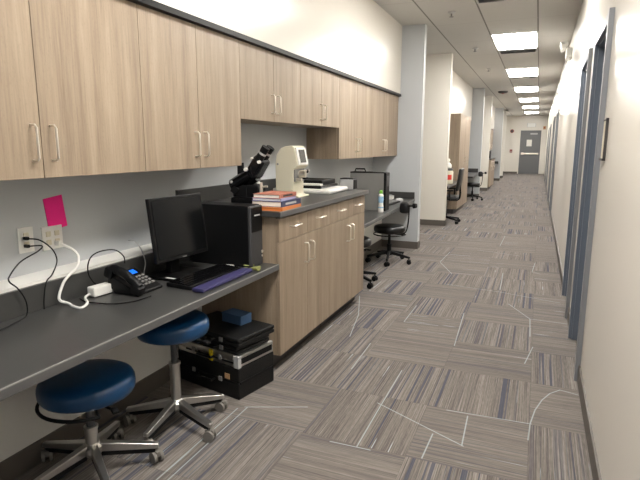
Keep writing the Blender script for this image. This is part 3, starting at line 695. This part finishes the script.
# ------------------------------------------------------------------ carrying cases under the desk
rc = math.radians(-12)
def case(label, z0, z1, w, dpt, m, stripe=None, loc=(-1.395, 2.235), extra=None, name='carrying_case', group='carrying cases under the desk', off=(0, 0)):
    # local: origin at near right corner; -x to the wall, +y away
    t = thing(name, label, 'case', (loc[0]+off[0], loc[1]+off[1], z0), rc, group); H = z1-z0
    box('lower_shell', (-w, 0, 0, dpt, 0, H*.52-.002), m, t, bev=.007)
    box('lid', (-w, 0, 0, dpt, H*.52, H), m, t, bev=.007)
    for x in (-w*.72, -w*.28): box('latch', (x-.013, x+.013, -.006, .0, H*.52-.014, H*.52+.012), M['mgrey'], t, bev=.002)
    bm = nb(); tube(bm, [(-w*.5-.06, -.002, H*.45), (-w*.5-.055, -.022, H*.42), (-w*.5+.055, -.022, H*.42), (-w*.5+.06, -.002, H*.45)], .007, 8, 0); obj('handle', bm, M['black'], t, smooth=True)
    if extra:
        for a, mm, nm in extra: box(nm, a, mm, t, bev=.001)
    return t
case('thick black hard case at the bottom of the stack', 0, .182, .48, .295, M['leather'], extra=[((-.10, -.065, -.004, .002, .105, .135), M['tan'], 'paper_tag'), ((-.001, .004, .01, .285, .085, .10), M['black'], 'rim')])
case('silver aluminium case, between the black ones in the stack', .182, .250, .475, .29, M['steel'],
     extra=[((-.405, -.005, -.004, .001, .020, .030), M['black'], 'seam_strip'), ((.0, .003, .02, .275, .018, .05), M['matte'], 'side_inset'), ((-.215, -.19, -.006, .001, .0, .065), M['yellow'], 'yellow_tag'),
            ((-.03, .004, -.005, .02, .0, .067), M['lgrey'], 'corner_guard')])
case('narrow black case resting on the silver case', .250, .300, .40, .27, M['leather'], off=(-.01, .005))
case('wide flat black case on top of the stack', .300, .345, .46, .298, M['leather'], off=(.008, -.004))
t = thing('card_box', 'small slate blue box on top of the black cases', 'box', (-1.52, 2.48, .345), rc)
box('box_body', (-.11, .04, -.045, .045, 0, .046), M['bluebox'], t, bev=.002); box('box_lid', (-.112, .042, -.047, .047, .046, .055), M['bluebox'], t, bev=.002)
t = thing('hand_instrument', 'small black and chrome instrument on the top black case, beside the blue stool', 'instrument', (-1.815, 2.37, .345), rc)
bm = nb(); bx(bm, -.04, .03, -.03, .03, 0, .03, bev=.008); obj('body', bm, M['black'], t)
bm = nb(); cyl(bm, (.0, -.03, .015), (.0, -.05, .015), .012); obj('ring', bm, M['chrome'], t, smooth=True)

# ------------------------------------------------------------------ things on the counter
CT = .98
def book(label, cx, cy, z, w, l, th, rz, cover, group='books stacked on the counter', pages=M['paper'], spine_mark=None):
    """w along x, l along y; spine faces +x"""
    t = thing('book', label, 'book', (cx, cy, z), rz, group)
    bm = nb(); bx(bm, -w/2, w/2, -l/2, l/2, 0, .003); bx(bm, -w/2, w/2, -l/2, l/2, th-.003, th); bx(bm, w/2-.004, w/2, -l/2, l/2, .0025, th-.0025)
    obj('cover', bm, cover, t)
    box('pages', (-w/2+.003, w/2-.005, -l/2+.003, l/2-.003, .003, th-.003), pages, t)
    if spine_mark: box('spine_lettering', (w/2-.0005, w/2+.0008, -l*.3, l*.25, th*.3, th*.7), spine_mark, t)
book('orange folder at the bottom of the book stack', -1.45, 2.79, CT, .22, .28, .02, .03, M['orange'], pages=M['orange'])
book('thick white book with a dark lettered spine, on the orange folder', -1.445, 2.80, CT+.02, .20, .25, .032, -.03, M['navy'], spine_mark=M['lgrey'])
book('thin lavender book between two thicker ones', -1.46, 2.80, CT+.052, .185, .23, .016, .06, M['lav'])
book('red brown book on top of the stack', -1.455, 2.80, CT+.068, .175, .23, .024, .0, M['red'], spine_mark=M['darkwood'])
# microscope head
t = thing('microscope', 'black binocular microscope leaning on the counter', 'microscope', (-1.65, 2.94, CT)); t.scale = (.93, .93, .95)
def rodx(bm, a, b, r0, r1=None, seg=18): cyl(bm, a, b, r0, r1, seg)
bm = nb(); bx(bm, -.17, .07, -.09, .09, 0, .05, bev=.012); obj('foot', bm, M['black'], t)
bm = nb(); bx(bm, -.17, -.05, -.06, .06, .04, .13, bev=.012); bx(bm, -.06, .03, -.06, .06, .04, .13, bev=.012); obj('stand', bm, M['matte'], t)
bm = nb(); cyl(bm, (-.16, .04, .07), (-.16, .04, .275), .024); obj('pillar', bm, M['black'], t, smooth=True)
bm = nb(); rodx(bm, (-.195, .0, .115), (-.02, .0, .205), .052, .058); rodx(bm, (-.17, -.05, .13), (-.03, -.05, .205), .036); obj('body_tube', bm, M['blackg'], t, smooth=True)
bm = nb(); bx(bm, -.07, .075, -.06, .06, .205, .295, bev=.02, rot=Matrix.Rotation(-.98, 3, 'Y')); obj('head', bm, M['blackg'], t)
for s in (-1, 1):
    bm = nb(); rodx(bm, (.02, s*.033, .29), (.062, s*.033, .348), .032, .026); e = obj('eyepiece', bm, M['black'], t, smooth=True)
    bm = nb(); rodx(bm, (.06, s*.033, .345), (.085, s*.033, .38), .027, .029); obj('eyecup', bm, M['matte'], e, smooth=True)
    bm = nb(); rodx(bm, (.053, s*.033, .335), (.061, s*.033, .346), .0285, .0285); obj('eyepiece_ring', bm, M['lgrey'], e, smooth=True)
for (x, y_, z, r) in ((-.045, -.075, .235, .013), (-.16, -.075, .15, .009), (.0, -.07, .31, .007), (.055, -.07, .285, .011), (.05, -.075, .15, .008)):
    bm = nb(); cyl(bm, (x, y_, z), (x, y_-.02, z), r, r*.9); obj('focus_knob', bm, M['wplast'], t, label='white knob', smooth=True)
bm = nb(); bx(bm, -.17, -.12, -.08, -.05, .07, .12, bev=.006, rot=Matrix.Rotation(.6, 3, 'Y')); obj('counterweight', bm, M['matte'], t)
bm = nb(); cyl(bm, (.05, -.05, .05), (.05, -.05, .15), .011); cyl(bm, (.05, -.05, .12), (.10, -.05, .125), .007); obj('control_rod', bm, M['chrome'], t, smooth=True)
# cream instrument
t = thing('lens_meter', 'cream upright eye instrument with a small dark screen', 'instrument', (-1.71, 3.49, CT))
prof = [(-.045, 0), (.135, 0), (.135, .012), (.09, .02), (.09, .20), (.112, .215), (.128, .228), (.098, .362), (.08, .372), (.03, .368), (-.012, .35), (-.04, .31), (-.05, .25), (-.05, .02)]
bm = nb(); prism(bm, prof, 'y', -.095, .095, bev=.006); obj('body', bm, M['creamp'], t)
nrm = Vector((.12, 0, .025)).normalized(); ang = math.atan2(.025, .12)
m4 = Matrix.Translation((.1185, 0, .296)) @ Matrix.Rotation(-ang, 4, 'Y')
bm = nb(); vs = bx(bm, -.002, .004, -.082, .082, -.062, .062)
for v in vs: v.co = m4 @ v.co
obj('screen_bezel', bm, M['wplast'], t)
bm = nb(); vs = bx(bm, .003, .006, -.05, .05, -.048, .048)
for v in vs: v.co = m4 @ v.co
obj('screen', bm, M['screen'], t, label='small dark screen')
bm = nb(); bx(bm, .085, .10, -.08, .085, .115, .205, bev=.004); obj('lens_stage', bm, M['mgrey'], t)
bm = nb(); cyl(bm, (.09, 0, .165), (.15, 0, .165), .028, .022); cyl(bm, (.10, .05, .18), (.15, .05, .185), .01); cyl(bm, (.1, -.05, .13), (.14, -.05, .13), .012); bx(bm, .12, .155, -.045, .06, .185, .197, bev=.003)
obj('lens_holder', bm, M['chrome'], t, smooth=True)
bm = nb(); cyl(bm, (.10, .02, .175), (.16, .02, .19), .012); bx(bm, .1, .15, -.01, .05, .13, .142, bev=.003); obj('marking_pens', bm, M['black'], t, smooth=True)
bm = nb(); cyl(bm, (-.03, -.095, .24), (-.03, -.099, .24), .007); obj('screw_cover', bm, M['mgrey'], t, smooth=True)

# printer
t = thing('desktop_printer', 'low white and black printer at the far end of the counter', 'printer', (-1.735, 3.96, CT))
box('base', (-.235, .265, -.22, .21, 0, .036), M['wplast'], t, bev=.015, label='white rounded base')
box('upper_housing', (-.235, .17, -.17, .21, .037, .06), M['black'], t, bev=.006)
box('paper_tray', (-.22, .15, -.10, .20, .06, .098), M['black'], t, bev=.006)
box('tray_opening', (.12, .172, -.16, .2, .042, .056), M['blackg'], t, bev=.002)
tag(box('paper_sheets', (-1.90, -1.575, 3.80, 3.855, CT+.0605, CT+.074), M['paper']), 'white sheets of paper at the front of the printer', 'paper')
t = thing('card_reader', 'small silver and black box at the end of the counter', 'desktop device', (-1.52, 4.215, CT))
box('body', (-.03, .09, -.035, .06, 0.0, .10), M['lgrey'], t, bev=.008); box('front_plate', (.086, .096, -.03, .055, .01, .092), M['black'], t, bev=.003); box('top_cap', (-.03, .09, -.037, .062, .092, .102), M['black'], t, bev=.003)

# ------------------------------------------------------------------ second desk
t = thing('computer_tower', 'large grey computer tower on the desk beyond the base cabinets', 'computer', (-1.66, 5.40, DZ_))
box('case', (-.20, .175, -.07, .07, 0, .40), M['mgrey'], t, bev=.004)
fp = box('front_panel', (.173, .20, -.072, .072, 0, .405), M['black'], t, bev=.006, label='black front panel')
box('drive_bay', (.198, .203, -.06, .06, .26, .37), M['dgrey'], fp, bev=.002); box('top_trim', (-.20, .175, -.072, .072, .398, .41), M['black'], t, bev=.003)
bm = nb(); tube(bm, [(-.17, 0, .408), (-.16, 0, .438), (-.06, 0, .438), (-.05, 0, .408)], .008, 8, 0); obj('carry_handle', bm, M['black'], t, smooth=True)
t = thing('spray_bottle', 'white and blue bottle with a green cap on the second desk', 'bottle', (-1.485, 5.235, DZ_)); t.scale = (.78, .78, .95)
bm = nb(); lathe(bm, [(0, 0), (.034, 0), (.038, .008), (.036, .06), (.030, .10), (.036, .14), (.034, .19), (.016, .205), (0, .205)], seg=28); obj('body', bm, M['wplast'], t, smooth=True)
bm = nb(); lathe(bm, [(.0365, .03), (.0365, .058), (.0372, .06)], seg=28); obj('small_print', bm, M['ltblue'], t, smooth=True)
bm = nb(); lathe(bm, [(.0315, .105), (.037, .14), (.0352, .175)], seg=28); obj('wrap_label', bm, M['ltblue'], t, label='light blue label', smooth=True)
bm = nb(); lathe(bm, [(0, .204), (.02, .204), (.022, .225), (.014, .24), (0, .242)], seg=20); obj('cap', bm, M['green'], t, smooth=True, label='green cap')
t = thing('keyboard', 'dark keyboard with pale keys lying on the second desk', 'keyboard', (-1.62, 6.05, DZ_), math.radians(-3))
box('body', (-.075, .075, -.225, .225, 0, .02), M['black'], t, bev=.004)
bm = nb()
for r in range(5):
    for c in range(15): bx(bm, -.062+r*.025, -.062+r*.025+.02, -.215+c*.0288, -.215+c*.0288+.024, .018, .027)
obj('keys', bm, M['mgrey'], t)
t = thing('computer_mouse', 'pale computer mouse by the backsplash on the second desk', 'mouse', (-1.60, 6.48, DZ_), .4)
bm = nb(); bmesh.ops.create_uvsphere(bm, u_segments=20, v_segments=12, radius=1)
for v in bm.verts: v.co = Vector((v.co.x*.055, v.co.y*.032, max(0, v.co.z)*.032))
obj('body', bm, M['lgrey'], t, smooth=True); box('scroll_wheel', (.015, .032, -.004, .004, .026, .034), M['black'], t, bev=.002)
t = thing('tissue_box', 'small pale box standing on the second desk near the wing wall', 'box', (-1.76, 6.6, DZ_))
box('box_body', (-.05, .05, -.06, .06, 0, .045), M['wplast'], t, bev=.003); box('box_flap', (-.03, .03, -.035, .035, .045, .055), M['lgrey'], t, bev=.002)

# ------------------------------------------------------------------ lights
def area(name, loc, rot, sx, sy, e, col):
    l = bpy.data.lights.new(name, 'AREA'); l.shape = 'RECTANGLE'; l.size = sx; l.size_y = sy; l.energy = e; l.color = col
    o = bpy.data.objects.new(name, l); C.objects.link(o); o.location = loc; o.rotation_euler = rot; return o
area('window_daylight', (-.8, Y0-.05, 1.55), (math.radians(90), 0, 0), 1.5, 1.2, 18, (.78, .88, 1))

W = bpy.data.worlds.new('world'); S.world = W; W.use_nodes = True
bg = W.node_tree.nodes['Background']; bg.inputs[0].default_value = (.62, .74, .95, 1); bg.inputs[1].default_value = .7

S.view_settings.view_transform = 'Standard'; S.view_settings.look = 'None'; S.view_settings.gamma = 1; S.view_settings.use_curve_mapping = False
S.view_settings.exposure = 0.0
